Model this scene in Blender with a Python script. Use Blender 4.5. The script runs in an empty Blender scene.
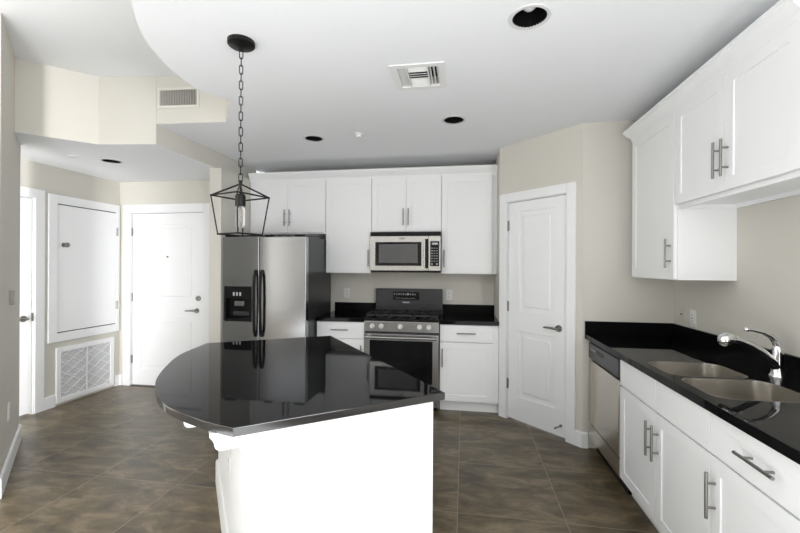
import bpy, bmesh, math, random
from mathutils import Vector, Matrix
random.seed(7)
SC = bpy.context.scene
COL = SC.collection
PI = math.pi

# ------------------------------------------------------------------ camera
F_PX, YAW, ROLL, CAM_H = 397.4, 0.1595, 0.0050, 1.4445
cam = bpy.data.cameras.new('camera')
cam.sensor_width = 36.0
cam.lens = F_PX / 800.0 * 36.0
cam.clip_start = 0.05
camo = bpy.data.objects.new('camera', cam)
COL.objects.link(camo)
_r = Vector((math.cos(YAW), math.sin(YAW), 0)); _f = Vector((-math.sin(YAW), math.cos(YAW), 0)); _z = Vector((0, 0, 1))
_R = _r * math.cos(ROLL) + _z * math.sin(ROLL)
_U = _z * math.cos(ROLL) - _r * math.sin(ROLL)
m = Matrix.Identity(4)
for i in range(3):
    m[i][0] = _R[i]; m[i][1] = _U[i]; m[i][2] = -_f[i]; m[i][3] = (0, 0, CAM_H)[i]
camo.matrix_world = m
SC.camera = camo

# ------------------------------------------------------------------ world, lights, exposure
w = bpy.data.worlds.new('world'); SC.world = w
w.use_nodes = True
bg = w.node_tree.nodes['Background']
bg.inputs['Color'].default_value = (0.93, 0.96, 1.0, 1)
bg.inputs['Strength'].default_value = 1.0

def area(name, loc, target, sx, sy, power, color=(1, 1, 1)):
    l = bpy.data.lights.new(name, 'AREA'); l.shape = 'RECTANGLE'; l.size = sx; l.size_y = sy
    l.energy = power; l.color = color
    o = bpy.data.objects.new(name, l); COL.objects.link(o)
    o.location = loc
    o.rotation_euler = (Vector(target) - Vector(loc)).to_track_quat('-Z', 'Z').to_euler()
    return o
area('daylight_window', (1.60, -4.25, 1.35), (-2.2, -1.59, 1.35), 0.6, 1.8, 345, (1.0, 0.985, 0.97)).data.spread = math.radians(60)
area('side_fill', (1.60, -.75, 1.5), (-2.5, .5, 1.4), 1.5, 1.6, 62, (0.98, 0.985, 1.0))  # added fill lamp shining left, no known window here
area('floor_bounce_fill', (-1.3, -2.1, .05), (-1.31, -2.1, 3.0), 4.8, 3.4, 164, (0.935, 0.965, 1.0))  # added upward lamp standing in for floor bounce, lifts the ceilings
area('floor_bounce_fill_near', (-.9, .1, .05), (-.9, .11, 3.0), 3.6, 1.0, 34, (0.935, 0.965, 1.0))  # another added upward lamp, brightens the kitchen ceiling
area('hall_fill', (-3.95, .95, 1.2), (-3.7, 4.2, 1.1), 0.8, 1.6, 18, (0.97, 0.98, 1.0)).data.spread = math.radians(110)  # added lamp hidden behind the near wall, brightens the entry

vs = SC.view_settings
vs.view_transform = 'Standard'
vs.look = 'None'
vs.exposure = 0.28
vs.gamma = 1.0
vs.use_curve_mapping = False

# ------------------------------------------------------------------ mesh builder
class MB:
    def __init__(self): self.bm = bmesh.new()
    def _merge(self, b, mat=None, mi=0):
        if mat is not None: bmesh.ops.transform(b, matrix=mat, verts=b.verts)
        for f in b.faces: f.material_index = mi
        me = bpy.data.meshes.new('tmp'); b.to_mesh(me); b.free()
        self.bm.from_mesh(me); bpy.data.meshes.remove(me)
    def box(self, x0, x1, y0, y1, z0, z1, bev=0.0, seg=2, mat=None, mi=0):
        b = bmesh.new(); bmesh.ops.create_cube(b, size=1)
        for v in b.verts:
            v.co = Vector((x0 + (v.co.x + .5) * (x1 - x0), y0 + (v.co.y + .5) * (y1 - y0), z0 + (v.co.z + .5) * (z1 - z0)))
        if bev > 0:
            bmesh.ops.bevel(b, geom=list(b.edges), offset=bev, segments=seg, affect='EDGES', profile=.5)
        self._merge(b, mat, mi); return self
    def cyl(self, p0, p1, r, r2=None, seg=20, mi=0, caps=True):
        p0, p1 = Vector(p0), Vector(p1); d = p1 - p0
        b = bmesh.new()
        bmesh.ops.create_cone(b, cap_ends=caps, segments=seg, radius1=r, radius2=r if r2 is None else r2, depth=d.length)
        q = d.to_track_quat('Z', 'Y').to_matrix().to_4x4()
        self._merge(b, Matrix.Translation((p0 + p1) / 2) @ q, mi); return self
    def sph(self, c, r, sx=1, sy=1, sz=1, seg=16, mi=0, mat=None):
        b = bmesh.new(); bmesh.ops.create_uvsphere(b, u_segments=seg, v_segments=seg // 2 + 2, radius=r)
        M = Matrix.Translation(c) @ Matrix.Diagonal((sx, sy, sz, 1))
        if mat is not None: M = mat @ M
        self._merge(b, M, mi); return self
    def tube(self, pts, radii, seg=14, closed=False, mi=0, sx=1.0):
        pts = [Vector(p) for p in pts]; n = len(pts)
        if not hasattr(radii, '__len__'): radii = [radii] * n
        b = bmesh.new(); rings = []; up = None
        for i, p in enumerate(pts):
            if closed: t = pts[(i + 1) % n] - pts[i - 1]
            else: t = pts[min(i + 1, n - 1)] - pts[max(i - 1, 0)]
            t.normalize()
            if up is None:
                up = Vector((0, 0, 1)) if abs(t.z) < .9 else Vector((1, 0, 0))
            a = t.cross(up); a.normalize(); up2 = a.cross(t); up2.normalize(); up = up2
            rings.append([b.verts.new(p + (a * math.cos(k * 2 * PI / seg) * sx + up2 * math.sin(k * 2 * PI / seg)) * radii[i]) for k in range(seg)])
        for i in range(n if closed else n - 1):
            A, B = rings[i], rings[(i + 1) % n]
            for k in range(seg): b.faces.new((A[k], A[(k + 1) % seg], B[(k + 1) % seg], B[k]))
        if not closed:
            b.faces.new(rings[0][::-1]); b.faces.new(rings[-1])
        bmesh.ops.recalc_face_normals(b, faces=b.faces)
        self._merge(b, None, mi); return self
    def lathe(self, prof, c=(0, 0, 0), seg=28, mi=0, mat=None):
        b = bmesh.new(); rings = []
        for r, z in prof:
            if r < 1e-6: rings.append([b.verts.new((0, 0, z))])
            else: rings.append([b.verts.new((r * math.cos(k * 2 * PI / seg), r * math.sin(k * 2 * PI / seg), z)) for k in range(seg)])
        for A, B in zip(rings, rings[1:]):
            for k in range(seg):
                k2 = (k + 1) % seg
                if len(A) == 1 and len(B) == 1: continue
                if len(A) == 1: b.faces.new((A[0], B[k2], B[k]))
                elif len(B) == 1: b.faces.new((A[k], A[k2], B[0]))
                else: b.faces.new((A[k], A[k2], B[k2], B[k]))
        bmesh.ops.recalc_face_normals(b, faces=b.faces)
        M = Matrix.Translation(c)
        self._merge(b, M if mat is None else mat @ M, mi); return self
    def prism(self, poly, z0, z1, holes=(), mi=0, mi_side=None, bev=0.0, mat=None):
        b = bmesh.new(); es = []
        for lp in [poly] + list(holes):
            vs_ = [b.verts.new((x, y, z0)) for x, y in lp]
            for i in range(len(vs_)): es.append(b.edges.new((vs_[i], vs_[(i + 1) % len(vs_)])))
        if holes: bmesh.ops.triangle_fill(b, use_beauty=True, use_dissolve=False, edges=es)
        else: b.faces.new(list(b.verts))
        base = list(b.faces)
        r = bmesh.ops.extrude_face_region(b, geom=base)
        nv = [g for g in r['geom'] if isinstance(g, bmesh.types.BMVert)]
        bmesh.ops.translate(b, vec=(0, 0, z1 - z0), verts=nv)
        bmesh.ops.recalc_face_normals(b, faces=b.faces)
        if bev > 0:
            ed = [e for e in b.edges if len(e.link_faces) == 2 and e.calc_face_angle(0) > .5 and abs(e.verts[0].co.z - e.verts[1].co.z) < 1e-5]
            bmesh.ops.bevel(b, geom=ed, offset=bev, segments=2, affect='EDGES', profile=.5)
        for f in b.faces:
            f.material_index = mi if (mi_side is None or abs(f.normal.z) > .5) else mi_side
        if mat is not None: bmesh.ops.transform(b, matrix=mat, verts=b.verts)
        me = bpy.data.meshes.new('tmp'); b.to_mesh(me); b.free()
        self.bm.from_mesh(me); bpy.data.meshes.remove(me)
        return self
    def sweep(self, path, prof, mi=0):
        """prof: closed list of (offset to the right of the path, z), mitred at corners"""
        P = [Vector((x, y)) for x, y in path]; n = len(P); b = bmesh.new(); rings = []
        for i in range(n):
            d0 = (P[i] - P[i - 1]).normalized() if i > 0 else None
            d1 = (P[i + 1] - P[i]).normalized() if i < n - 1 else None
            if d0 is None: d0 = d1
            if d1 is None: d1 = d0
            n0 = Vector((d0.y, -d0.x)); n1 = Vector((d1.y, -d1.x))
            mm = (n0 + n1); mm = mm / max(mm.dot(n0), .2)
            rings.append([b.verts.new((P[i].x + mm.x * o, P[i].y + mm.y * o, z)) for o, z in prof])
        k = len(prof)
        for A, B in zip(rings, rings[1:]):
            for j in range(k): b.faces.new((A[j], A[(j + 1) % k], B[(j + 1) % k], B[j]))
        b.faces.new(rings[0][::-1]); b.faces.new(rings[-1])
        bmesh.ops.recalc_face_normals(b, faces=b.faces)
        self._merge(b, None, mi); return self
    def build(self, name, mats, parent=None, smooth=40, label=None, kind=None):
        me = bpy.data.meshes.new(name); self.bm.to_mesh(me); self.bm.free()
        if not isinstance(mats, (list, tuple)): mats = [mats]
        for mm in mats: me.materials.append(mm)
        if smooth:
            for p in me.polygons: p.use_smooth = True
            me.set_sharp_from_angle(angle=math.radians(smooth))
        o = bpy.data.objects.new(name, me); COL.objects.link(o)
        if smooth:
            wn = o.modifiers.new('weighted', 'WEIGHTED_NORMAL'); wn.keep_sharp = True; wn.weight = 60
        if parent is not None: o.parent = parent
        if label: o['label'] = label
        if kind: o['kind'] = kind
        return o

def thing(name, label, cat, loc=(0, 0, 0), rotz=0.0, group=None):
    o = bpy.data.objects.new(name, None); COL.objects.link(o)
    o.empty_display_size = .05
    o.location = loc; o.rotation_euler = (0, 0, rotz)
    o['label'] = label; o['category'] = cat
    if group: o['group'] = group
    return o
def tag(o, label, cat, group=None):
    o['label'] = label; o['category'] = cat
    if group: o['group'] = group
    return o
def struct(o): o['kind'] = 'structure'; return o
def copy_tree(o, parent=None):
    c = o.copy(); COL.objects.link(c)
    if parent is not None: c.parent = parent
    for ch in list(o.children): copy_tree(ch, c)
    return c

# ------------------------------------------------------------------ materials
def mat(name, color, rough=.5, metal=0.0, bump=0.0, bscale=200, var=0.0, vscale=3.0, stretch=None, spec=.5, coat=0.0, coords='Object'):
    M = bpy.data.materials.new(name); M.use_nodes = True
    nt = M.node_tree; N = nt.nodes; L = nt.links; bs = N['Principled BSDF']
    bs.inputs['Base Color'].default_value = (*color, 1); bs.inputs['Roughness'].default_value = rough
    bs.inputs['Metallic'].default_value = metal; bs.inputs['Specular IOR Level'].default_value = spec
    bs.inputs['Coat Weight'].default_value = coat
    tc = N.new('ShaderNodeTexCoord'); mp = N.new('ShaderNodeMapping'); L.new(tc.outputs[coords], mp.inputs['Vector'])
    if stretch: mp.inputs['Scale'].default_value = stretch
    if var > 0:
        nz = N.new('ShaderNodeTexNoise'); nz.inputs['Scale'].default_value = vscale; nz.inputs['Detail'].default_value = 4
        L.new(mp.outputs[0], nz.inputs['Vector'])
        mx = N.new('ShaderNodeMix'); mx.data_type = 'RGBA'
        mx.inputs['A'].default_value = tuple(c * (1 - var) for c in color) + (1,)
        mx.inputs['B'].default_value = tuple(min(1, c * (1 + var)) for c in color) + (1,)
        L.new(nz.outputs['Fac'], mx.inputs['Factor']); L.new(mx.outputs['Result'], bs.inputs['Base Color'])
    if bump > 0:
        nb = N.new('ShaderNodeTexNoise'); nb.inputs['Scale'].default_value = bscale; nb.inputs['Detail'].default_value = 3
        L.new(mp.outputs[0], nb.inputs['Vector'])
        bp = N.new('ShaderNodeBump'); bp.inputs['Strength'].default_value = bump; bp.inputs['Distance'].default_value = .002
        L.new(nb.outputs['Fac'], bp.inputs['Height']); L.new(bp.outputs['Normal'], bs.inputs['Normal'])
    return M

M_WALL = mat('wall_paint', (.645, .625, .572), .85, bump=.25, bscale=90, var=.015)
M_CEIL = mat('ceiling_paint', (.85, .865, .88), .9, bump=.25, bscale=70, var=.01)
M_WHITE = mat('white_lacquer', (.885, .895, .905), .38, var=.01)
M_TRIM = mat('white_trim_paint', (.875, .885, .897), .45, var=.01)
M_STEEL = mat('brushed_steel', (.47, .465, .455), .27, 1.0, bump=.0, bscale=60, var=.03, vscale=8, stretch=(1, 1, 30))
M_KNOB = mat('bright_knob_metal', (.80, .79, .77), .38, .35, var=.01)
M_FSTEEL = mat('polished_steel_panel', (.40, .408, .43), .17, 1.0, bump=.05, bscale=8, var=.03, vscale=2.0, stretch=(1, 1, .6))
M_SINK = mat('satin_sink_steel', (.66, .63, .58), .27, 1.0, bump=.03, bscale=90, var=.05, vscale=20, stretch=(8, 1, 1))
M_NICKEL = mat('satin_nickel', (.27, .265, .25), .33, 1.0, var=.03)
M_CHROME = mat('chrome', (.78, .78, .79), .06, 1.0, var=.01)
M_BLACK = mat('black_plastic', (.006, .006, .0065), .35, var=.1, spec=.22)
M_GLASSBLK = mat('black_oven_glass', (.006, .006, .007), .06, var=.1, spec=.25)
M_GRAYGLASS = mat('grey_screened_glass', (.10, .10, .105), .15, var=.15, vscale=60)
M_IRON = mat('cast_iron', (.014, .014, .015), .55, bump=.4, bscale=250)
M_DSTEEL = mat('charcoal_enamel', (.042, .043, .048), .32, .3, var=.06, vscale=40)
M_BRONZE = mat('dark_bronze_iron', (.006, .0055, .005), .4, .0, var=.1, spec=.3)
M_MARK = mat('pale_print', (.55, .56, .58), .5, var=.02)
M_DKMARK = mat('dark_print', (.04, .04, .045), .5, var=.02)
M_SHADOWGAP = mat('painted_shade_black', (.01, .01, .01), .9, var=.1)  # black that stands in for shade behind panel door and register blades
M_PLATE = mat('white_plate_plastic', (.80, .80, .79), .4, var=.01)
M_ALMOND = mat('almond_plate_plastic', (.62, .59, .52), .45, var=.01)
M_FILTER = mat('pleated_filter', (.70, .71, .72), .9, bump=.3, bscale=300, var=.04, vscale=30)
M_RING = mat('downlight_ring', (.66, .665, .67), .5, var=.01)
M_CREAM = mat('cream_register_enamel', (.72, .70, .65), .5, var=.01)
M_CONTROL = mat('grey_control_plastic', (.30, .29, .27), .5, var=.02)
M_WARMREFL = mat('steel_warm_reflection', (.62, .575, .51), .2, 1.0, bump=.04, bscale=30, var=.03, stretch=(1, 1, 12))  # steel with warm reflections of floor and wall put into its colour
M_BULBG = mat('frosted_bulb', (.85, .85, .84), .3, var=.02)

def granite():
    M = mat('black_granite', (.0045, .0045, .005), .035, spec=.09)
    nt = M.node_tree; N = nt.nodes; L = nt.links; bs = N['Principled BSDF']
    tc = N.new('ShaderNodeTexCoord'); v = N.new('ShaderNodeTexVoronoi'); v.inputs['Scale'].default_value = 160
    L.new(tc.outputs['Object'], v.inputs['Vector'])
    cr = N.new('ShaderNodeValToRGB'); cr.color_ramp.elements[0].position = .08; cr.color_ramp.elements[1].position = .16
    cr.color_ramp.elements[0].color = (.05, .05, .052, 1); cr.color_ramp.elements[1].color = (.0045, .0045, .005, 1)
    L.new(v.outputs['Distance'], cr.inputs['Fac']); L.new(cr.outputs['Color'], bs.inputs['Base Color'])
    return M
M_GRANITE = granite()
M_EDGE = mat('granite_edge_reflection', (.016, .016, .0175), .11, spec=1.0, var=.3, vscale=200)  # paler, glossier copy of the granite; bright edge reflections put into the material

def floor_mat():
    M = bpy.data.materials.new('brown_floor_tile'); M.use_nodes = True
    nt = M.node_tree; N = nt.nodes; L = nt.links; bs = N['Principled BSDF']
    tc = N.new('ShaderNodeTexCoord')
    mp = N.new('ShaderNodeMapping'); mp.inputs['Location'].default_value = (.03, -2.36 + .61 * 20, 0)
    L.new(tc.outputs['Object'], mp.inputs['Vector'])
    br = N.new('ShaderNodeTexBrick'); br.offset = 0; br.squash = 1
    br.inputs['Scale'].default_value = 1; br.inputs['Brick Width'].default_value = .61; br.inputs['Row Height'].default_value = .61
    br.inputs['Mortar Size'].default_value = .0022; br.inputs['Mortar Smooth'].default_value = .1; br.inputs['Bias'].default_value = 0
    br.inputs['Color1'].default_value = (0, 0, 0, 1); br.inputs['Color2'].default_value = (1, 1, 1, 1); br.inputs['Mortar'].default_value = (.5, .5, .5, 1)
    L.new(mp.outputs[0], br.inputs['Vector'])
    # cloudy streaks, shifted per tile
    sc = N.new('ShaderNodeVectorMath'); sc.operation = 'SCALE'; sc.inputs['Scale'].default_value = 7.0
    L.new(br.outputs['Color'], sc.inputs[0])
    ad = N.new('ShaderNodeVectorMath'); ad.operation = 'ADD'
    m2 = N.new('ShaderNodeMapping'); m2.inputs['Rotation'].default_value = (0, 0, math.radians(-14)); m2.inputs['Scale'].default_value = (1.5, 3.4, 1)
    L.new(tc.outputs['Object'], m2.inputs['Vector']); L.new(m2.outputs[0], ad.inputs[0]); L.new(sc.outputs[0], ad.inputs[1])
    nz = N.new('ShaderNodeTexNoise'); nz.inputs['Scale'].default_value = 2.5; nz.inputs['Detail'].default_value = 9; nz.inputs['Roughness'].default_value = .68; nz.inputs['Distortion'].default_value = .5
    L.new(ad.outputs[0], nz.inputs['Vector'])
    cr = N.new('ShaderNodeValToRGB'); e = cr.color_ramp.elements
    e[0].position = .36; e[0].color = (.054, .040, .022, 1); e[1].position = .64; e[1].color = (.205, .160, .100, 1)
    mid = e.new(.5); mid.color = (.114, .086, .046, 1)
    L.new(nz.outputs['Fac'], cr.inputs['Fac'])
    mx = N.new('ShaderNodeMix'); mx.data_type = 'RGBA'; mx.inputs['B'].default_value = (.26, .22, .165, 1)
    L.new(br.outputs['Fac'], mx.inputs['Factor']); L.new(cr.outputs['Color'], mx.inputs['A']); L.new(mx.outputs['Result'], bs.inputs['Base Color'])
    rr = N.new('ShaderNodeMapRange'); rr.inputs['To Min'].default_value = .24; rr.inputs['To Max'].default_value = .36
    L.new(nz.outputs['Fac'], rr.inputs['Value']); L.new(rr.outputs[0], bs.inputs['Roughness'])
    bp = N.new('ShaderNodeBump'); bp.inputs['Strength'].default_value = .25; bp.inputs['Distance'].default_value = .002; bp.invert = True
    L.new(br.outputs['Fac'], bp.inputs['Height']); L.new(bp.outputs[0], bs.inputs['Normal'])
    return M
M_FLOOR = floor_mat()

def glass(name, rough=0.0):
    M = bpy.data.materials.new(name); M.use_nodes = True
    N = M.node_tree.nodes; L = M.node_tree.links
    bs = N['Principled BSDF']; bs.inputs['Base Color'].default_value = (.95, .95, .95, 1); bs.inputs['Roughness'].default_value = rough
    bs.inputs['Transmission Weight'].default_value = 1; bs.inputs['IOR'].default_value = 1.1
    return M
M_CLEAR = glass('clear_bulb_glass')

# ------------------------------------------------------------------ setting
ZK, ZL, ZE = 2.605, 3.0, 2.44          # kitchen, living and entry ceilings
def circ(cx, cy, r, n=28): return [(cx + r * math.cos(-k * 2 * PI / n), cy + r * math.sin(-k * 2 * PI / n)) for k in range(n)]
def rect(x0, x1, y0, y1): return [(x0, y0), (x0, y1), (x1, y1), (x1, y0)]

struct(MB().box(-5.2, 1.75, -5.1, 4.75, -.1, 0).build('floor', M_FLOOR, smooth=0))
struct(MB().box(-5.2, 1.75, -5.1, 4.75, ZL, ZL + .1).build('ceiling', M_CEIL, smooth=0))

RL = [(.295, 1.917), (-.085, 3.169), (-1.353, 3.444)]     # recessed lamps
VENT = (-.275, 2.412, .118, .118)                          # ceiling register opening
arc = []
_c = (-.52, 2.33)
for k in range(25):
    a = math.radians(176 + k * (270 - 176) / 24)
    arc.append((_c[0] + 1.22 * math.cos(a), _c[1] + 1.22 * math.sin(a)))
kpoly = [(1.62, 1.11), (1.62, 4.60), (-2.5, 4.60), (-2.5, 2.905), (-1.9, 2.945), (-1.622, 2.567)] + arc
kh = [circ(x, y, .080) for x, y in RL] + [rect(VENT[0] - VENT[2], VENT[0] + VENT[2], VENT[1] - VENT[3], VENT[1] + VENT[3])]
struct(MB().prism(kpoly, ZK, ZL - .001, kh, mi=0, mi_side=1).build('ceiling_kitchen', [M_CEIL, M_WALL], smooth=30))
epoly = [(-2.502, 2.905), (-2.502, 3.70), (-2.502, 4.5), (-4.3, 4.5), (-4.3, 2.2), (-3.62, 2.76), (-3.42, 2.40), (-2.985, 2.845)]
ELIGHT = (-3.335, 3.315)
struct(MB().prism(epoly, ZE, ZL - .001, [circ(*ELIGHT, .080)], mi=0, mi_side=1).build('ceiling_entry', [M_CEIL, M_WALL], smooth=0))

def wall(name, p0, p1, z1, t, openings=(), mtl=None, z0=0.0):
    """visible face on the line p0->p1; thickness t to the left of the direction"""
    p0, p1 = Vector((*p0, 0)), Vector((*p1, 0)); d = p1 - p0; L = d.length
    M = Matrix.Translation(p0) @ Matrix.Rotation(math.atan2(d.y, d.x), 4, 'Z')
    b = MB(); s = 0
    for (a, c, za, zb) in sorted(openings):
        if a > s: b.box(s, a, 0, t, z0, z1, mat=M)
        if za > z0: b.box(a, c, 0, t, z0, za, mat=M)
        if zb < z1: b.box(a, c, 0, t, zb, z1, mat=M)
        s = c
    if s < L: b.box(s, L, 0, t, z0, z1, mat=M)
    bmesh.ops.remove_doubles(b.bm, verts=b.bm.verts, dist=1e-5)
    return struct(b.build(name, mtl or M_WALL, smooth=0)), M

XR, YB, YS = 1.611, 4.587, 3.383
wall('wall_back', (-2.44, YB), (.34, YB), ZK, .12)
wall('wall_return', (.34, YB + .12), (.34, 3.985), ZK, .10)
PD0, PD1 = .105, .705
w_p, MP = wall('wall_pantry', (.34, 3.985), (.942, YS), ZK, .10, [(PD0 - .01, PD1 + .01, 0, 2.066)])
wall('wall_side', (.942, YS), (XR + .12, YS), ZK, .12)
wall('wall_right', (XR, YS + .10), (XR, -4.95), ZL, .12, [(YS + .10 + 0, YS + .10 + 1.5, .7, 2.3), (YS + .10 + 7.25, YS + .10 + 8.25, .40, 2.30)])  # opening nearer the camera is cut for the added side lamp
wall('wall_rear', (XR, -4.95), (-5.2, -4.95), ZL, .12)
wall('wall_partition', (-2.57, 3.70), (-2.44, 3.70), ZE, YB + .12 - 3.70)
YE, XU = 4.2, -4.105
ED0, ED1 = -3.935, -2.995
wall('wall_entry', (XU - .12, YE), (-2.57, YE), ZE, .12, [(ED0 - .012 - XU + .12, ED1 + .012 - XU + .12, 0, 2.074)])
UD0, UD1 = 2.42, 3.222
AP = (3.442, 4.138, .745, 2.07)
RG = (3.487, 4.065, .075, .545)
wall('wall_utility', (XU, 1.2), (XU, YE + .12), ZE, .12,
     [(UD0 - .012 - 1.2, UD1 + .012 - 1.2, 0, 2.094)])
# the near wall (45 degrees) whose end stands at the left edge of the view
NW0, NW1 = (-2.83, 2.03), (-3.62, 2.742)
wall('wall_left', (-5.2, -4.95), (-5.2, .7), ZL, .12)
_, MN = wall('wall_near', NW0, NW1, ZL, .13)

BBH, BBT = .125, .014
bbp = [(0, 0), (BBT, 0), (BBT, BBH - .012), (BBT - .007, BBH), (0, BBH)]
def baseboard(name, path): return struct(MB().sweep(path, bbp).build(name, M_TRIM, smooth=0))
R45 = math.radians(-45)
def on_pantry(sv): return (.34 + sv * math.cos(math.radians(45)), 3.985 - sv * math.sin(math.radians(45)))
pan_ang = math.atan2(YS - 3.985, .942 - .34)
def pd(sv): return (.34 + sv * math.cos(pan_ang), 3.985 + sv * math.sin(pan_ang))
baseboard('baseboard_side', [pd(.79), (.942, YS), (.985, YS)])
baseboard('baseboard_utility', [(XU, 3.322), (XU, 3.432)])
baseboard('baseboard_entry', [(XU, 4.135), (XU, YE), (-4.06, YE)])
baseboard('baseboard_partition', [(-2.575, 3.76), (-2.575, 3.70), (-2.445, 3.70)])
_d = (Vector(NW1) - Vector(NW0)).normalized(); _n = Vector((-_d.y, _d.x))
e1 = Vector(NW1) + _n * .13; e0 = Vector(NW0) + _n * .13
baseboard('baseboard_near', [tuple(e0), NW0, NW1, tuple(e1)])

# ------------------------------------------------------------------ helpers for joinery
def place(loc, ang): return Matrix.Translation((loc[0], loc[1], loc[2] if len(loc) > 2 else 0)) @ Matrix.Rotation(ang, 4, 'Z')

def casing(name, root_mat, s0, s1, ztop, wd=.085, t=.016, side='y-'):
    """three-sided door casing in wall coordinates (s along the wall, -y out of it)"""
    b = MB()
    for a, c in ((s0 - wd, s0), (s1, s1 + wd)): b.box(a, c, -t, 0, 0, ztop + wd, .004, mat=root_mat)
    b.box(s0 + .0005, s1 - .0005, -t, 0, ztop, ztop + wd, .004, mat=root_mat)
    # jamb inside the opening
    b.box(s0 - .004, s0 + .004, 0, .095, 0, ztop, mat=root_mat); b.box(s1 - .004, s1 + .004, 0, .095, 0, ztop, mat=root_mat)
    b.box(s0, s1, 0, .095, ztop - .004, ztop + .004, mat=root_mat)
    return struct(b.build(name, M_TRIM))

def panel_slab(s0, s1, z0, z1, rails, thick=.04, y=.012):
    """two-panel moulded door leaf; rails = [(z0,z1) of each panel]; face at y"""
    st = .115
    b = MB(); b.box(s0, s1, y + .012, y + thick, z0, z1)
    b.box(s0, s0 + st, y, y + .013, z0, z1, .003); b.box(s1 - st, s1, y, y + .013, z0, z1, .003)
    zs = [z0] + [v for r in rails for v in r] + [z1]
    for i in range(0, len(zs), 2): b.box(s0 + st - .002, s1 - st + .002, y, y + .013, zs[i], zs[i + 1], .003)
    for r0, r1 in rails:
        b.box(s0 + st + .045, s1 - st - .045, y + .002, y + .016, r0 + .045, r1 - .045, .010, 3)
    return b

def lever(parent, s, z, y, direction, name='lever_handle'):
    b = MB()
    b.cyl((s, y, z), (s, y - .010, z), .031, .028, 28); b.cyl((s, y - .008, z), (s, y - .05, z), .011, None, 16)
    pts = [(s + direction * t, y - .05 - .004 * math.sin(t * 20), z + .004 * math.sin(t / .115 * PI)) for t in (-.008, .02, .05, .08, .108, .116)]
    b.tube(pts, [.009, .0105, .0095, .0085, .0075, .004], 12)
    return b.build(name, M_NICKEL, parent, label='satin nickel lever handle')

def hinge(parent, s, z, y):
    b = MB(); b.cyl((s, y - .004, z - .045), (s, y - .004, z + .045), .007, None, 12); b.box(s - .004, s + .012, y - .003, y + .001, z - .044, z + .044)
    b.sph((s, y - .004, z + .046), .006, seg=10); b.sph((s, y - .004, z - .046), .006, seg=10)
    return b.build('hinge', M_NICKEL, parent, label='satin nickel hinge')

# ------------------------------------------------------------------ doors
# entry door
casing('trim_1', place((0, YE), 0), ED0 - .012, ED1 + .012, 2.070, .098)
d1 = thing('door_1', 'white two panel entry door with peephole and deadbolt at the end of the hallway', 'door', (ED0, YE, 0))
d1['kind'] = 'structure'
W1 = ED1 - ED0
panel_slab(0, W1, .012, 2.058, [(.20, .83), (1.03, 1.93)]).build('door_leaf', M_WHITE, d1)
lever(d1, W1 - .085, .915, .012, -1)
b = MB(); b.cyl((W1 - .066, .012, 1.06), (W1 - .066, -.004, 1.06), .032, .029, 28); b.box(W1 - .072, W1 - .060, -.018, -.003, 1.043, 1.077, .004)
b.build('deadbolt', M_NICKEL, d1, label='satin nickel deadbolt')
b = MB(); b.cyl((W1 / 2 - .002, .013, 1.545), (W1 / 2 - .002, .004, 1.545), .011, None, 16); b.build('peephole', M_NICKEL, d1, label='small dark peephole')
for zz in (1.845, 1.062, .317): hinge(d1, -.006, zz, .010)
b = MB(); b.box(-.01, W1 + .01, -.01, .09, 0, .010, .003); b.build('threshold', M_NICKEL, d1, label='dark metal threshold')

# pantry door (45 degree wall)
MPW = place((.34, 3.985), pan_ang)
casing('trim_2', MPW, PD0 - .01, PD1 + .01, 2.062, .082)
d2 = thing('door_2', 'white two panel pantry door on the angled wall right of the stove', 'door', (*pd(PD0), 0), pan_ang)
d2['kind'] = 'structure'
W2 = PD1 - PD0
panel_slab(0, W2, .015, 2.052, [(.235, .845), (1.03, 1.96)]).build('door_leaf', M_WHITE, d2)
lever(d2, W2 - .07, .925, .012, -1)
for zz in (1.837, 1.072, .336): hinge(d2, -.004, zz, .010)
b = MB(); b.cyl((W2 - .045, .012, .108), (W2 - .045, .004, .108), .012, None, 14)
pts = []
for k in range(60):
    t = k / 59; pts.append((W2 - .045 + .0055 * math.cos(k * 1.1), .004 - t * .07, .108 + .0055 * math.sin(k * 1.1)))
b.tube(pts, .0015, 6); b.cyl((W2 - .045, -.066, .108), (W2 - .045, -.08, .108), .008, None, 12)
b.build('spring_door_stop', M_NICKEL, d2, label='small metal spring door stop')

# utility door at far left
MU = place((XU, 0), PI / 2)     # s along +y, -y local = +x world
casing('trim_3', MU, UD0 - .012, UD1 + .012, 2.090, .088)
d3 = thing('door_3', 'plain white door with lever partly hidden behind the near wall', 'door', (XU, UD0, 0), PI / 2)
d3['kind'] = 'structure'
W3 = UD1 - UD0
b = MB(); b.box(0, W3, .012, .05, .02, 2.078, .003); b.build('door_leaf', M_WHITE, d3)
lever(d3, W3 - .075, .930, .012, -1)
b = MB(); b.box(W3 - .004, W3 + .008, -.002, .02, .90, .98, .002); b.build('strike_plate', M_NICKEL, d3, label='satin nickel strike plate')

# ------------------------------------------------------------------ utility wall: access panel, return grille
ap = thing('access_panel', 'large white wall access panel door with round knob above the air return grille', 'access panel', (XU, AP[0], 0), PI / 2)
PWd = AP[1] - AP[0]
b = MB(); fw = .088
z0, z1 = AP[2], AP[3]
b.box(-fw, 0, -.022, 0, z0 - fw, z1 + fw, .004); b.box(PWd, PWd + fw * .5, -.022, 0, z0 - fw, z1 + fw, .004)
b.box(-.001, PWd + .001, -.022, 0, z1, z1 + fw, .004); b.box(-.001, PWd + .001, -.022, 0, z0 - fw, z0, .004)
b.build('frame', M_TRIM, ap)
b = MB(); b.box(.001, PWd - .001, -.003, -.001, z0 + .001, z1 - .001); b.build('gap_shade', M_SHADOWGAP, ap, label='black sheet painted as shade around the panel door')  # wall is solid here; black sheet paints the shade round the leaf
b = MB(); b.box(.005, PWd - .005, -.016, -.003, z0 + .010, z1 - .010, .002); leaf = b.build('panel_door', M_WHITE, ap)
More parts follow.
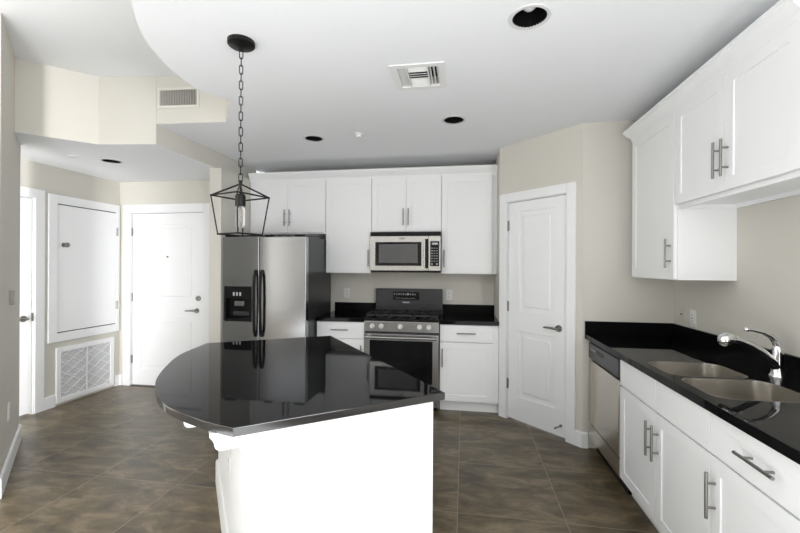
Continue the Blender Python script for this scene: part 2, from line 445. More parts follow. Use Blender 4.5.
b = MB(); b.cyl((.065, -.016, 1.65), (.065, -.02, 1.65), .024, None, 20); b.cyl((.065, -.02, 1.65), (.065, -.05, 1.65), .010, None, 14)
b.lathe([(0, 0), (.012, 0), (.023, .008), (.026, .018), (.022, .028), (.012, .032), (0, .033)], (0, 0, 0), 20, mat=Matrix.Translation((.065, -.042, 1.65)) @ Matrix.Rotation(PI / 2, 4, 'X'))
b.build('knob', M_NICKEL, leaf, label='round satin nickel knob')
for zz in (1.84, .97): hinge(ap, PWd + .004, zz, -.020)

rg = thing('air_return_grille', 'white framed air return grille with pleated filter low on the hallway wall', 'vent', (XU, RG[0], 0), PI / 2)
GW = RG[1] - RG[0]; g0, g1 = RG[2], RG[3]; fw = .05
b = MB()
b.box(-fw, 0, -.02, 0, g0 - fw, g1 + fw, .005); b.box(GW, GW + fw, -.02, 0, g0 - fw, g1 + fw, .005)
b.box(-.001, GW + .001, -.02, 0, g1, g1 + fw, .005); b.box(-.001, GW + .001, -.02, 0, g0 - fw, g0, .005)
b.build('frame', M_TRIM, rg)
b = MB(); b.box(GW * .5 - .006, GW * .5 + .006, -.016, -.004, g0, g1, .002); b.build('mullion', M_TRIM, rg)
# pleated filter behind, horizontal pleats
b = MB(); bm = b.bm; n = 30; rows = []
for k in range(2 * n + 1):
    z = g0 + (g1 - g0) * k / (2 * n); y = -.003 if k % 2 else -.011
    rows.append((bm.verts.new((0, y, z)), bm.verts.new((GW, y, z))))
for A, B in zip(rows, rows[1:]): bm.faces.new((A[0], A[1], B[1], B[0]))
b.build('filter', M_FILTER, rg, smooth=0, label='grey pleated air filter')
b = MB()
dd = .165
for sgn in (1, -1):
    for k in range(-6, 12):
        x0 = k * dd; pts = []
        # clip line z = g0 + sgn*(x-x0)*.62
        seg_ = []
        for i in range(121):
            x = GW * i / 120; zz = (g0 + (x - x0) * .62) if sgn > 0 else (g1 - (x - x0) * .62)
            if g0 <= zz <= g1: seg_.append((x, -.0125, zz))
        if len(seg_) > 3: b.tube([seg_[0], seg_[-1]], .0042, 6)
b.build('diamond_wire', M_TRIM, rg, label='white diamond wire over the filter')

# near wall: thermostat-like switch and low outlet plate
def wall_local(M, s, z): return M @ Vector((s, 0, z))
ang_n = math.atan2(NW1[1] - NW0[1], NW1[0] - NW0[0])
def plate(name, label, cat, loc, ang, mtl, kind, w=.072, h=.117, group=None, slots=True):
    t = thing(name, label, cat, loc, ang, group)
    b = MB(); b.box(-w / 2, w / 2, -.006, 0, -h / 2, h / 2, .003); b.build('cover_plate', mtl, t)
    if kind == 'outlet':
        for s in (1, -1):
            b = MB(); b.box(-.017, .017, -.0085, -.005, s * .0195 - .014, s * .0195 + .014, .003); r = b.build('receptacle', mtl, t)
            b = MB()
            for x in (-.007, .007): b.box(x - .0012, x + .0012, -.0092, -.0084, s * .0195 - .004, s * .0195 + .006)
            b.box(-.002, .002, -.0092, -.0084, s * .0195 - .011, s * .0195 - .007)
            b.build('slots', M_DKMARK, r, label='dark outlet slots')
    elif kind == 'gfci':
        b = MB(); b.box(-.017, .017, -.009, -.005, -.034, .034, .003); r = b.build('receptacle', mtl, t)
        b = MB()
        for s in (1, -1):
            for x in (-.007, .007): b.box(x - .0012, x + .0012, -.0098, -.0088, s * .021 - .004, s * .021 + .005)
        b.box(-.006, .006, -.0105, -.0088, -.003, .003)
        b.build('slots', M_DKMARK, r, label='dark outlet slots and button')
    elif kind == 'switch':
        b = MB(); b.box(-.017, .017, -.010, -.005, -.033, .033, .003); b.build('rocker', mtl, t)
    elif kind == 'jack':
        b = MB(); b.cyl((0, -.005, 0), (0, -.010, 0), .006, None, 14); b.build('jack', M_DKMARK, t, label='small dark round jack')
    return t
p = wall_local(MN, .455, 1.21)
t = thing('thermostat', 'small grey wall control on the near wall at far left', 'thermostat', p, ang_n)
b = MB(); b.box(-.035, .045, -.008, 0, -.055, .055, .003); b.build('backplate', M_ALMOND, t)
b = MB(); b.box(-.045, .015, -.026, -.005, -.05, .05, .004); b.build('housing', M_CONTROL, t, label='grey housing')
p = wall_local(MN, .40, .42)
plate('wall_outlet', 'pale outlet low on the near wall at far left', 'outlet', p, ang_n, M_PLATE, 'outlet')
plate('wall_outlet', 'white outlet on the back wall left of the stove', 'outlet', (-1.378, YB, 1.125), 0, M_PLATE, 'outlet')
plate('wall_outlet', 'white outlet on the back wall right of the stove', 'outlet', (-.165, YB, 1.122), 0, M_PLATE, 'outlet')
plate('wall_outlet', 'white outlet above the sink counter nearest the faucet', 'outlet', (XR, 3.115, 1.088), -PI / 2, M_PLATE, 'gfci')
plate('cable_jack_plate', 'beige cable jack plate by the wall corner above the sink counter', 'jack plate', (XR, 3.265, 1.10), -PI / 2, M_ALMOND, 'jack')

# ------------------------------------------------------------------ cabinets
def shaker(b, s0, s1, z0, z1, y=0.0, rail=.062, t=.020, rec=.006):
    b.box(s0, s0 + rail, y, y + t, z0, z1, .0018); b.box(s1 - rail, s1, y, y + t, z0, z1, .0018)
    b.box(s0 + rail - .001, s1 - rail + .001, y, y + t, z1 - rail, z1, .0018); b.box(s0 + rail - .001, s1 - rail + .001, y, y + t, z0, z0 + rail, .0018)
    b.box(s0 + rail - .004, s1 - rail + .004, y + rec, y + t - .002, z0 + rail - .004, z1 - rail + .004)
def bar_pull(parent, s, z, y, length=.182, vertical=True, r=.0062):
    b = MB(); off = .033; h = length / 2; pp = h - .043
    if vertical:
        b.cyl((s, y - off, z - h), (s, y - off, z + h), r, None, 14)
        for k in (-pp, pp): b.cyl((s, y, z + k), (s, y - off, z + k), .0048, None, 10)
    else:
        b.cyl((s - h, y - off, z), (s + h, y - off, z), r, None, 14)
        for k in (-pp, pp): b.cyl((s + k, y, z), (s + k, y - off, z), .0048, None, 10)
    return b.build('bar_handle', M_NICKEL, parent, label='satin nickel bar handle')
def add_door(root, s0, s1, z0, z1, hs=None, hz=None, name='door', L=.182, y=0.0):
    b = MB(); shaker(b, s0, s1, z0, z1, y); d = b.build(name, M_WHITE, root)
    if hs is not None: bar_pull(d, hs, hz, y, L)
    return d
def add_drawer(root, s0, s1, z0, z1, hs=None, y=0.0, name='drawer'):
    b = MB(); b.box(s0, s1, y, y + .020, z0, z1, .0025); d = b.build(name, M_WHITE, root)
    if hs is not None: bar_pull(d, hs, (z0 + z1) / 2 + .005, y, .182, False)
    return d
def carcass(root, s0, s1, z0, z1, d, y=.0205, bot=False):
    b = MB(); b.box(s0, s1, y, y + d, z0, z1, .001); return b.build('carcass', M_WHITE, root)
def under_carcass(root, s0, s1, z0, z1, d, y=.0205, rec=.028):
    """wall cabinet box whose bottom is recessed behind a face frame and sides"""
    b = MB()
    b.box(s0, s1, y, y + d, z0 + rec, z1)
    b.box(s0, s1, y, y + .02, z0, z0 + rec + .001); b.box(s0, s0 + .018, y + .0195, y + d, z0, z0 + rec + .001); b.box(s1 - .018, s1, y + .0195, y + d, z0, z0 + rec + .001)
    b.box(s0 + .0175, s1 - .0175, y + d - .018, y + d, z0, z0 + rec + .001)
    return b.build('carcass', M_WHITE, root)

YU = 4.2465; ZU0, ZUT, ZSH = 1.374, 2.44, 1.822
UD = YB - YU - .0205 - .001
grp = 'white upper cabinets on the back wall'
c = thing('upper_cabinet', 'white two door upper cabinet above the refrigerator', 'cabinet', (-2.435, YU, 0), 0, grp)
wA = 2.435 - 1.5245
under_carcass(c, .0, wA, ZSH - .015, ZUT, UD)
mA = 2.435 - 1.975
add_door(c, .004, mA - .0015, ZSH, ZUT - .035, mA - .030, ZSH + .165); add_door(c, mA + .0015, wA - .004, ZSH, ZUT - .035, mA + .030, ZSH + .165)
c = thing('upper_cabinet', 'tall white single door upper cabinet between refrigerator and microwave', 'cabinet', (-1.524, YU, 0), 0, grp)
wB = 1.524 - 1.0005
under_carcass(c, 0, wB, ZU0 - .006, ZUT, UD); add_door(c, .004, wB - .004, ZU0, ZUT - .035, wB - .03, ZU0 + .160)
c = thing('upper_cabinet', 'white two door upper cabinet directly above the microwave', 'cabinet', (-1.0, YU, 0), 0, grp)
wC = .7615
under_carcass(c, 0, wC, ZSH - .008, ZUT, UD)
add_door(c, .004, wC / 2 - .0015, ZSH, ZUT - .035, wC / 2 - .028, ZSH + .155); add_door(c, wC / 2 + .0015, wC - .004, ZSH, ZUT - .035, wC / 2 + .028, ZSH + .155)
c = thing('upper_cabinet', 'tall white single door upper cabinet between microwave and pantry wall', 'cabinet', (-.2385, YU, 0), 0, grp)
wD = .2385 + .3385
under_carcass(c, 0, wD, ZU0 - .006, ZUT, UD); add_door(c, .004, wD - .048, ZU0, ZUT - .035, .03, ZU0 + .155)
crown = [(0, 2.405), (.012, 2.405), (.014, 2.428), (.022, 2.44), (.044, 2.462), (.05, 2.478), (.058, 2.482), (.058, 2.500), (0, 2.500)]
struct(MB().sweep([(-2.437, YU + .012), (.3385, YU + .012)], crown).build('trim_4', M_WHITE, smooth=25))

# right wall uppers: s runs along -y from the far end, local -y faces -x
XF = 1.268
UDR = XR - XF - .0205 - .001
grp = 'white upper cabinets on the right wall'
c = thing('upper_cabinet', 'tall white single door upper cabinet on right wall with one handle', 'cabinet', (XF, 3.288, 0), -PI / 2, grp)
wT = 3.288 - 2.664
under_carcass(c, 0, wT, ZU0 - .004, ZUT, UDR); add_door(c, .004, wT - .006, ZU0, ZUT - .035, wT - .040, ZU0 + .160)
c = thing('upper_cabinet', 'short white two door upper cabinet above the sink', 'cabinet', (XF, 2.6635, 0), -PI / 2, grp)
wS = 2.6635 - 1.735; mS = 2.6635 - 2.193
under_carcass(c, 0, wS, 1.803, ZUT, UDR, rec=.022)
add_door(c, .006, mS - .0015, 1.829, ZUT - .035, mS - .034, 1.985); add_door(c, mS + .0015, wS - .004, 1.829, ZUT - .035, mS + .028, 1.985)
struct(MB().sweep([(XR - .001, 3.288), (XF + .012, 3.288), (XF + .012, 1.735)][::-1], [(-o, z) for o, z in crown][::-1]).build('trim_5', M_WHITE, smooth=25))

# back wall base cabinets
YC = 3.9465; YD = YC + .02
BD = YB - YD - .0205 - .001
def base_cab(root, w, d, s0=0.0, kick=True):
    b = MB(); b.box(s0, w, .0205, .0205 + d, .105, .874, .001); b.box(s0, w, .075, .0205 + d, .0, .106); return b.build('carcass', M_WHITE, root)
grp = 'white base cabinets beside the stove'
c = thing('base_cabinet', 'white base cabinet with drawer between refrigerator and stove', 'cabinet', (-1.522, YD, 0), 0, grp)
wL = 1.522 - 1.004
base_cab(c, wL, BD); add_drawer(c, .006, wL - .004, .702, .868, wL / 2); add_door(c, .006, wL - .004, .115, .694, wL - .03, .545)
c = thing('base_cabinet', 'white base cabinet with drawer between stove and pantry door', 'cabinet', (-.235, YD, 0), 0, grp)
wR = .235 + .338
base_cab(c, wR, BD); add_drawer(c, .004, wR - .055, .702, .868, .26); add_door(c, .004, wR - .055, .115, .694, .028, .545)

# right wall base cabinets
XC = .962; XD = XC + .022
BDR = XR - XD - .0205 - .001
grp = 'white base cabinets under the sink counter'
c = thing('sink_cabinet', 'white sink base cabinet with paired doors beside the dishwasher', 'cabinet', (XD, 2.722, 0), -PI / 2, grp)
wK = 2.722 - 1.782; mK = wK / 2 + .005
b = MB()      # open box so the bowls hang inside
b.box(0, .018, .0205, .0205 + BDR, .105, .874); b.box(wK - .018, wK, .0205, .0205 + BDR, .105, .874)
b.box(.0175, wK - .0175, .0205, .0205 + BDR, .105, .123); b.box(.0175, wK - .0175, .0205 + BDR - .012, .0205 + BDR, .12, .874)
b.box(.0175, wK - .0175, .0205, .028, .12, .874); b.box(0, wK, .075, .0205 + BDR, 0, .106)
b.build('carcass', M_WHITE, c)
add_drawer(c, .004, mK - .0015, .702, .868, name='false_front'); add_drawer(c, mK + .0015, wK - .0015, .702, .868, name='false_front')
add_door(c, .004, mK - .0015, .115, .694, mK - .033, .545); add_door(c, mK + .0015, wK - .0015, .115, .694, mK + .035, .545)
c = thing('base_cabinet', 'white drawer base cabinet nearest the camera under the sink counter', 'cabinet', (XD, 1.7815, 0), -PI / 2, grp)
wN = 1.7815 - 1.22
base_cab(c, wN, BDR); add_drawer(c, .0015, wN - .004, .702, .868, wN / 2 + .005); add_door(c, .0015, wN - .004, .115, .694, .035, .545)

# ------------------------------------------------------------------ countertops
def rrect(x0, x1, y0, y1, r, n=6):
    out = []
    for cx, cy, a0 in ((x1 - r, y1 - r, 0), (x0 + r, y1 - r, 90), (x0 + r, y0 + r, 180), (x1 - r, y0 + r, 270)):
        for k in range(n + 1):
            a = math.radians(a0 + 90 * k / n); out.append((cx + r * math.cos(a), cy + r * math.sin(a)))
    return out[::-1]
t = thing('countertop', 'black granite countertop left of the stove beside the refrigerator', 'countertop', (-1.522, YC, .875))
b = MB(); b.prism([(0, 0), (.518, 0), (.518, YB - YC - .001), (0, YB - YC - .001)], 0, .039, bev=.003); b.build('slab', M_GRANITE, t)
b = MB(); b.box(0, .518, YB - YC - .021, YB - YC - .001, .0392, .141, .002); b.build('backsplash', M_GRANITE, t)
t = thing('countertop', 'black granite countertop right of the stove beside the pantry wall', 'countertop', (-.236, YC, .875))
b = MB(); b.prism([(0, 0), (.575, 0), (.575, YB - YC - .001), (0, YB - YC - .001)], 0, .039, bev=.003); b.build('slab', M_GRANITE, t)
b = MB(); b.box(0, .575, YB - YC - .021, YB - YC - .001, .0392, .141, .002); b.build('backsplash', M_GRANITE, t)
FB = (1.015, 1.385, 2.155, 2.465); NB = (1.02, 1.415, 1.80, 2.125)
t = thing('countertop', 'long black granite counter holding the sink along the right wall', 'countertop', (0, 0, .875))
b = MB(); b.prism([(XC, 1.205), (XR - .001, 1.205), (XR - .001, YS - .001), (XC - .004, YS - .001)], 0, .039,
                  [rrect(*FB, .07), rrect(*NB, .07)], bev=.003)
b.build('slab', M_GRANITE, t)
b = MB(); b.box(XR - .021, XR - .001, 1.205, YS - .001, .0392, .141, .002); b.build('backsplash', M_GRANITE, t)
b = MB(); b.box(XC - .004, XR - .0215, YS - .021, YS - .001, .0392, .141, .002); b.build('side_splash', M_GRANITE, t)

# sink
t = thing('sink', 'stainless steel double bowl sink set under the black counter', 'sink', (1.21, 2.13, .8745))
for q in (FB, NB):
    b = MB(); bm = b.bm; rings = []
    for k, (ins, z, rr) in enumerate(((.0008, .0385, .07), (.004, .0385, .07), (.0045, .03, .07), (.010, -.14, .07), (.024, -.165, .06), (.05, -.172, .04))):
        lp = rrect(q[0] + ins, q[1] - ins, q[2] + ins, q[3] - ins, rr)
        rings.append([bm.verts.new((x - 1.21, y - 2.13, z)) for x, y in lp])
    for A, B in zip(rings, rings[1:]):
        n = len(A)
        for i in range(n): bm.faces.new((A[i], B[i], B[(i + 1) % n], A[(i + 1) % n]))
    bm.faces.new(rings[-1])
    bmesh.ops.recalc_face_normals(bm, faces=bm.faces)
    bo = b.build('bowl', M_SINK, t, smooth=50)
    cx, cy = (q[0] + q[1]) / 2 - 1.21 + .03, (q[2] + q[3]) / 2 - 2.13
    b = MB(); b.lathe([(0, -.170), (.018, -.170), (.03, -.1695), (.042, -.168), (.044, -.1715)], (cx, cy, 0), 24); b.build('drain', M_CHROME, bo, label='round chrome drain')

# faucet
t = thing('faucet', 'chrome single lever pull out faucet behind the sink', 'faucet', (1.525, 2.225, .914))
b = MB(); b.lathe([(0, 0), (.034, 0), (.034, .006), (.029, .012), (.026, .03), (.024, .05), (.0235, .12), (.024, .135), (.018, .15), (0, .156)], (0, 0, 0), 28)
b.build('body', M_CHROME, t)
b = MB(); P = [(.0, 0, .04), (-.032, -.001, .076), (-.078, -.004, .120), (-.128, -.008, .152), (-.176, -.012, .172), (-.212, -.015, .180)]
b.tube(P, [.024, .0235, .022, .0205, .0195, .019], 18); b.build('spout', M_CHROME, t)
b = MB(); P2 = [(-.203, -.0145, .179), (-.212, -.0155, .181), (-.220, -.016, .181), (-.240, -.018, .179), (-.256, -.019, .174), (-.266, -.0195, .169)]
b.tube(P2, [.020, .025, .029, .031, .027, .014], 20); b.sph((-.243, -.018, .172), .031); b.build('spray_head', M_CHROME, t, label='rounded chrome spray head')
b = MB(); P3 = [(.004, 0, .140), (-.004, 0, .168), (-.028, 0, .196), (-.062, 0, .214), (-.105, 0, .224), (-.130, 0, .226)]
b.tube(P3, [.02, .0185, .0145, .0105, .0085, .0085], 14); b.sph((-.134, 0, .2265), .0115, 1.2, 1, 1); b.build('lever', M_CHROME, t)

# ------------------------------------------------------------------ dishwasher
t = thing('dishwasher', 'stainless dishwasher with dark control strip at the far end of the sink counter', 'dishwasher', (XD - .004, 3.343, 0), -PI / 2)
wW = 3.343 - 2.7265
b = MB(); b.box(0, wW, .03, .60, .10, .868, .002); b.build('body', M_BLACK, t)
b = MB(); b.box(.003, wW - .003, 0, .03, .232, .722, .004, 3); b.build('door', M_WARMREFL, t)
b = MB(); b.box(.003, wW - .003, -.004, .03, .735, .858, .008, 3); cp = b.build('control_strip', M_DSTEEL, t, label='dark grey control strip')
b = MB(); b.box(.20, .34, -.006, -.003, .800, .828, .003); b.build('latch_pocket', M_BLACK, cp)
for k in range(4):
    b = MB(); b.box(.06 + k * .028, .075 + k * .028, -.0055, -.0035, .805, .815, .001); b.build('button', M_MARK, cp)
b = MB(); b.box(.003, wW - .003, .004, .03, .105, .222, .003); b.build('lower_panel', M_WARMREFL, t)
b = MB(); b.box(.003, wW - .003, .06, .09, 0, .10); b.build('kick_plate', M_BLACK, t)

# ------------------------------------------------------------------ refrigerator
FX0, FX1, FY = -2.424, -1.5255, 3.70
t = thing('refrigerator', 'stainless side by side refrigerator with black handles and ice dispenser', 'refrigerator', (FX0, FY, 0))
fw_ = FX1 - FX0; sp = -2.022 - FX0
b = MB(); b.box(.004, fw_ - .004, .075, .745, .02, 1.742, .006); b.build('body', M_DSTEEL, t, label='dark grey side and body')
b = MB(); b.box(.02, fw_ - .02, .05, .08, .0, .085, .004); 
for k in range(5): b.box(.04, fw_ - .04, .045, .052, .018 + k * .012, .023 + k * .012)
b.build('base_grille', M_BLACK, t)
# freezer door with an opening for the dispenser
D0, D1, DZ0, DZ1 = .022, .322, .885, 1.232
b = MB()
b.box(.002, sp - .003, .0, .07, .10, DZ0, .006, 3); b.box(.002, sp - .003, .0, .07, DZ1, 1.735, .006, 3)
b.box(.002, D0 + .001, .0, .07, DZ0 - .008, DZ1 + .008, .004); b.box(D1 - .001, sp - .003, .0, .07, DZ0 - .008, DZ1 + .008, .004)
fd = b.build('freezer_door', M_FSTEEL, t)
b = MB(); b.box(sp + .003, fw_ - .002, .0, .07, .10, 1.735, .008, 3); rd = b.build('fridge_door', M_FSTEEL, t)
def fhandle(par, s):
    b = MB(); zs = (.745, .80, .9, 1.07, 1.24, 1.34, 1.395); ys = (-.014, -.034, -.042, -.046, -.042, -.034, -.014)
    b.tube([(s, y, z) for y, z in zip(ys, zs)], [.013, .015, .0145, .0145, .0145, .015, .013], 12, sx=.85)
    b.box(s - .013, s + .013, -.018, 0, .735, .775, .005); b.box(s - .013, s + .013, -.018, 0, 1.365, 1.405, .005)
    return b.build('handle', M_BLACK, par, label='long black curved handle')
fhandle(fd, sp - .032); fhandle(rd, sp + .036)
b = MB(); e = .012
b.box(D0, D1, -.004, .055, DZ1 - .115, DZ1, .003); b.box(D0, D0 + e * 2, -.004, .06, DZ0, DZ1 - .114); b.box(D1 - e * 2, D1, -.004, .06, DZ0, DZ1 - .114)
b.box(D0 + .02, D1 - .02, -.004, .055, DZ0, DZ0 + .03, .003); b.box(D0, D1, .055, .069, DZ0, DZ1)
di = b.build('dispenser', M_BLACK, fd, label='black ice and water dispenser')
b = MB(); b.box(D0 + .10, D0 + .205, .02, .052, DZ0 + .15, DZ0 + .20, .004); b.build('chute', M_NICKEL, fd)
b = MB(); b.box(D0 + .09, D1 - .03, .015, .045, DZ0 + .055, DZ0 + .10, .006); b.build('paddle', M_DSTEEL, fd)
b = MB()
for k in range(3): b.box(D0 + .10 + k * .035, D0 + .118 + k * .035, -.0055, -.0035, DZ1 - .09, DZ1 - .055)
b.build('dispenser_buttons', M_MARK, fd, label='pale dispenser button marks')
for x0_, x1_ in ((.02, .13), (sp + .05, sp + .13), (fw_ - .13, fw_ - .02)):
    b = MB(); b.box(x0_, x1_, .015, .10, 1.736, 1.756, .005); b.build('hinge_cover', M_BLACK, t, label='black top hinge cover')

# ------------------------------------------------------------------ microwave
MX0, MY = -.9975, 4.165
t = thing('microwave', 'stainless over the range microwave with black window mounted above the stove', 'microwave', (MX0, MY, 0))
mw = .756; mz0, mz1 = 1.386, 1.812
b = MB(); b.box(0, mw, .03, YB - MY - .002, mz0, mz1, .002); b.build('body', M_BLACK, t)
b = MB(); b.box(0, mw, .004, .03, mz1 - .042, mz1, .003)
for k in range(3): b.box(.01, mw - .01, -.001, .006, mz1 - .036 + k * .011, mz1 - .031 + k * .011)
b.build('vent_grille', M_BLACK, t)
b = MB(); b.box(0, .625, 0, .03, mz0 + .014, mz1 - .044, .004, 3); dr = b.build('door', M_STEEL, t)
b = MB(); b.box(.058, .555, -.004, .001, 1.452, 1.705, .003); wf = b.build('window_frame', M_GLASSBLK, dr, label='black glass window frame')
b = MB(); b.box(.098, .515, -.0052, -.003, 1.482, 1.682, .001); b.build('window', M_GRAYGLASS, dr, label='grey screened window')
b = MB(); b.cyl((.588, -.042, 1.432), (.588, -.042, 1.735), .0105, None, 16)
for z in (1.455, 1.712): b.cyl((.588, 0, z), (.588, -.042, z), .008, None, 12)
b.build('handle', M_STEEL, dr)
b = MB(); b.box(.598, .6245, -.0025, .001, 1.425, 1.735, .001); b.build('dark_strip', M_BLACK, dr, label='black strip beside the handle')
b = MB(); b.box(.628, mw, 0, .03, mz0 + .014, mz1 - .044, .004, 3); cpn = b.build('control_panel', M_STEEL, t)
b = MB(); b.box(.648, mw - .014, -.004, .001, 1.45, 1.712, .003); b.build('keypad', M_GLASSBLK, cpn, label='black keypad with pale keys')
for r in range(6):
    for k in range(3):
        b = MB(); b.box(.66 + k * .026, .674 + k * .026, -.0046, -.0038, 1.50 + r * .027, 1.506 + r * .027); b.build('key', M_MARK, cpn)
b = MB(); b.box(.665, .727, -.0046, -.0038, 1.675, 1.695); b.build('clock_display', M_MARK, cpn)
for x0_ in (.662, .712):
    b = MB(); b.box(x0_, x0_ + .014, -.0046, -.0038, 1.465, 1.48); b.build('key', M_MARK, cpn)
b = MB(); b.box(.32, .375, -.0012, .0005, 1.735, 1.741); b.box(.318, .377, -.0012, .0005, 1.747, 1.751); b.build('badge', M_DKMARK, dr, label='small dark badge')
b = MB(); b.box(.004, mw - .004, .01, .35, mz0 - .004, mz0 + .012, .003); b.build('underside', M_BLACK, t)

# ------------------------------------------------------------------ range
RX0, RY = -.9985, 3.925
t = thing('gas_range', 'stainless gas range with black cooktop and five knobs', 'stove', (RX0, RY, 0))
rw = .7575
b = MB(); b.box(0, rw, .04, YB - RY - .03, .03, .895, .003); b.build('body', M_DSTEEL, t)
for x in (.05, rw - .05):
    for y in (.1, .55):
        b = MB(); b.cyl((x, y, 0), (x, y, .031), .018, None, 14); b.build('foot', M_BLACK, t)
b = MB(); b.box(-.003, rw + .003, .012, YB - RY - .115, .895, .917, .006, 3); b.build('cooktop', M_GLASSBLK, t)
b = MB(); b.box(0, rw, 0, .05, .785, .893, .006, 3); cpn = b.build('control_panel', M_STEEL, t)
for s in (.085, .178, .372, .566, .66):
    b = MB(); Mk = Matrix.Translation((s, .001, .842)) @ Matrix.Rotation(PI / 2, 4, 'X')
    b.lathe([(0, 0), (.026, 0), (.026, .006), (.022, .01), (.0205, .03), (.018, .036), (0, .037)], (0, 0, 0), 24, mat=Mk)
    b.box(s - .0055, s + .0055, -.045, -.03, .824, .860, .003)
    b.build('knob', M_KNOB, t, label='bright metal burner knob')
b = MB(); b.box(.003, rw - .003, .006, .045, .185, .765, .006, 3); od = b.build('oven_door', M_STEEL, t)
b = MB(); b.box(.058, rw - .062, .002, .008, .275, .700, .003); b.build('window', M_GLASSBLK, od, label='black oven window')
b = MB(); b.cyl((.02, -.045, .735), (rw - .02, -.045, .735), .0125, None, 16)
for x in (.05, rw - .05): b.box(x - .014, x + .014, -.045, .008, .724, .746, .004)
b.build('handle', M_STEEL, od)
b = MB(); b.box(.003, rw - .003, .006, .045, .045, .175, .006, 3); b.build('storage_drawer', M_STEEL, t)
yb0 = 4.475 - RY
b = MB(); b.box(-.004, rw + .004, yb0, YB - RY - .024, .915, 1.0, .004); b.box(-.004, rw + .004, yb0 + .006, YB - RY - .024, .995, 1.190, .008, 3); bgd = b.build('backguard', M_DSTEEL, t)
b = MB(); b.box(.20, .50, yb0 + .001, yb0 + .008, 1.065, 1.158, .003); dp = b.build('display', M_GLASSBLK, bgd, label='black display with pale symbols')
for k, h in enumerate((.02, .012, .02, .016, .02, .012, .008, .018, .02, .014)):
    b = MB(); b.box(.215 + k * .026, .222 + k * .026, yb0 - .0002, yb0 + .0015, 1.12, 1.12 + h); b.build('display_symbol', M_MARK, bgd)
for k in range(12):
    b = MB(); b.box(.235 + k * .019, .243 + k * .019, yb0 - .0002, yb0 + .0015, 1.080, 1.085); b.build('display_symbol', M_MARK, bgd)
b = MB(); b.cyl((.372, yb0 + .0015, 1.13), (.372, yb0 - .0004, 1.13), .011, None, 16); b.build('display_dial', M_MARK, bgd)
b = MB(); b.box(.31, .39, yb0 + .0045, yb0 + .0065, 1.030, 1.042); b.build('badge', M_MARK, bgd, label='small pale badge')
for (s, y, r) in ((.15, .16, .045), (.15, .40, .038), (.378, .28, .05), (.60, .16, .042), (.60, .40, .036)):
    b = MB(); b.lathe([(0, .0), (r * 1.25, 0), (r * 1.2, .008), (r, .010), (r, .020), (r * .9, .024), (0, .025)], (s, y, .9165), 24); b.build('burner', M_IRON, t, label='round black burner cap')
for g0_, g1_ in ((.012, .254), (.258, .500), (.504, .746)):
    b = MB(); zt = .958; y0_, y1_ = .03, .515
    for x in (g0_ + .008, g1_ - .008): b.box(x - .007, x + .007, y0_, y1_, zt - .016, zt, .003)
    for y in (y0_ + .007, (y0_ + y1_) / 2, y1_ - .007): b.box(g0_ + .002, g1_ - .002, y - .007, y + .007, zt - .016, zt, .003)
    xm = (g0_ + g1_) / 2; b.box(xm - .006, xm + .006, y0_ + .02, y1_ - .02, zt - .014, zt + .002, .003)
    for x in (g0_ + .01, g1_ - .01):
        for y in (y0_ + .01, y1_ - .01): b.box(x - .007, x + .007, y - .007, y + .007, .917, zt - .01, .002)
    b.build('burner_grate', M_IRON, t, label='black cast iron grate')

# ------------------------------------------------------------------ island
IA = math.radians(37)
IO = (-.742, 1.196)
isl = thing('kitchen_island', 'white island cabinet base under the curved black countertop', 'kitchen island', (*IO, 0), IA)
pk0, pk1 = .045, .175
b = MB(); b.box(pk0, pk1, .032, 1.50, 0, .8825, .003); pony = b.build('pony_wall', M_TRIM, isl)
b = MB(); b.box(pk1 + .0005, .7815, .036, 1.50, .105, .8825, .002); b.box(pk1 + .0005, .71, .036, 1.50, 0, .106)
b.build('carcass', M_WHITE, isl)
MI = Matrix.Translation((.802, .04, 0)) @ Matrix.Rotation(PI / 2, 4, 'Z')
wI = 1.456 / 3
for k in range(3):
    s0, s1 = k * wI + .003, (k + 1) * wI - .003
    b = MB(); shaker(b, s0, s1, .115, .868)
    bmesh.ops.transform(b.bm, matrix=MI, verts=b.bm.verts); dd_ = b.build('door', M_WHITE, isl)
    hs = s0 + .10 if k != 1 else s1 - .035
    b = MB()
    for (p0, p1, r) in (((hs, -.033, .60), (hs, -.033, .715), .0062), ((hs, 0, .62), (hs, -.033, .62), .0048), ((hs, 0, .695), (hs, -.033, .695), .0048)):
        b.cyl(MI @ Vector(p0), MI @ Vector(p1), r, None, 12)
    b.build('bar_handle', M_NICKEL, dd_, label='satin nickel bar handle')
b = MB(); b.sweep([(pk0, 1.515), (pk0, .030)][::-1], [(-o, z) for o, z in [(0, 0), (.015, 0), (.015, .135), (.008, .15), (0, .15)]][::-1]); b.build('baseboard', M_TRIM, isl)
# corbels under the seating overhang
def corbel(wc, ln, th=.075):
    e_ = pk0 - ln
    prof = [(pk0, .882), (e_, .882), (e_, .870), (e_ + .007, .862), (e_ + .013, .850), (e_ + .015, .838), (e_ + .019, .829), (e_ + .027, .823), (e_ + .04, .821),
            (pk0 - .022, .821), (pk0 - .016, .815), (pk0 - .014, .800), (pk0 - .008, .792), (pk0, .790)]
    b = MB(); bm = b.bm
    A = [bm.verts.new((u, wc - th / 2, z)) for u, z in prof]; B = [bm.verts.new((u, wc + th / 2, z)) for u, z in prof]
    bm.faces.new(A); bm.faces.new(B[::-1]); n = len(A)
    for i in range(n): bm.faces.new((A[i], B[i], B[(i + 1) % n], A[(i + 1) % n]))
    bmesh.ops.recalc_face_normals(bm, faces=bm.faces)
    return b.build('corbel', M_TRIM, isl, smooth=30, label='white scrolled corbel')
for wc, ln in ((.10, .112), (.36, .205), (.80, .24), (1.2, .2)): corbel(wc, ln)
M_IL = Matrix.Translation((*IO, 0)) @ Matrix.Rotation(IA, 4, 'Z')
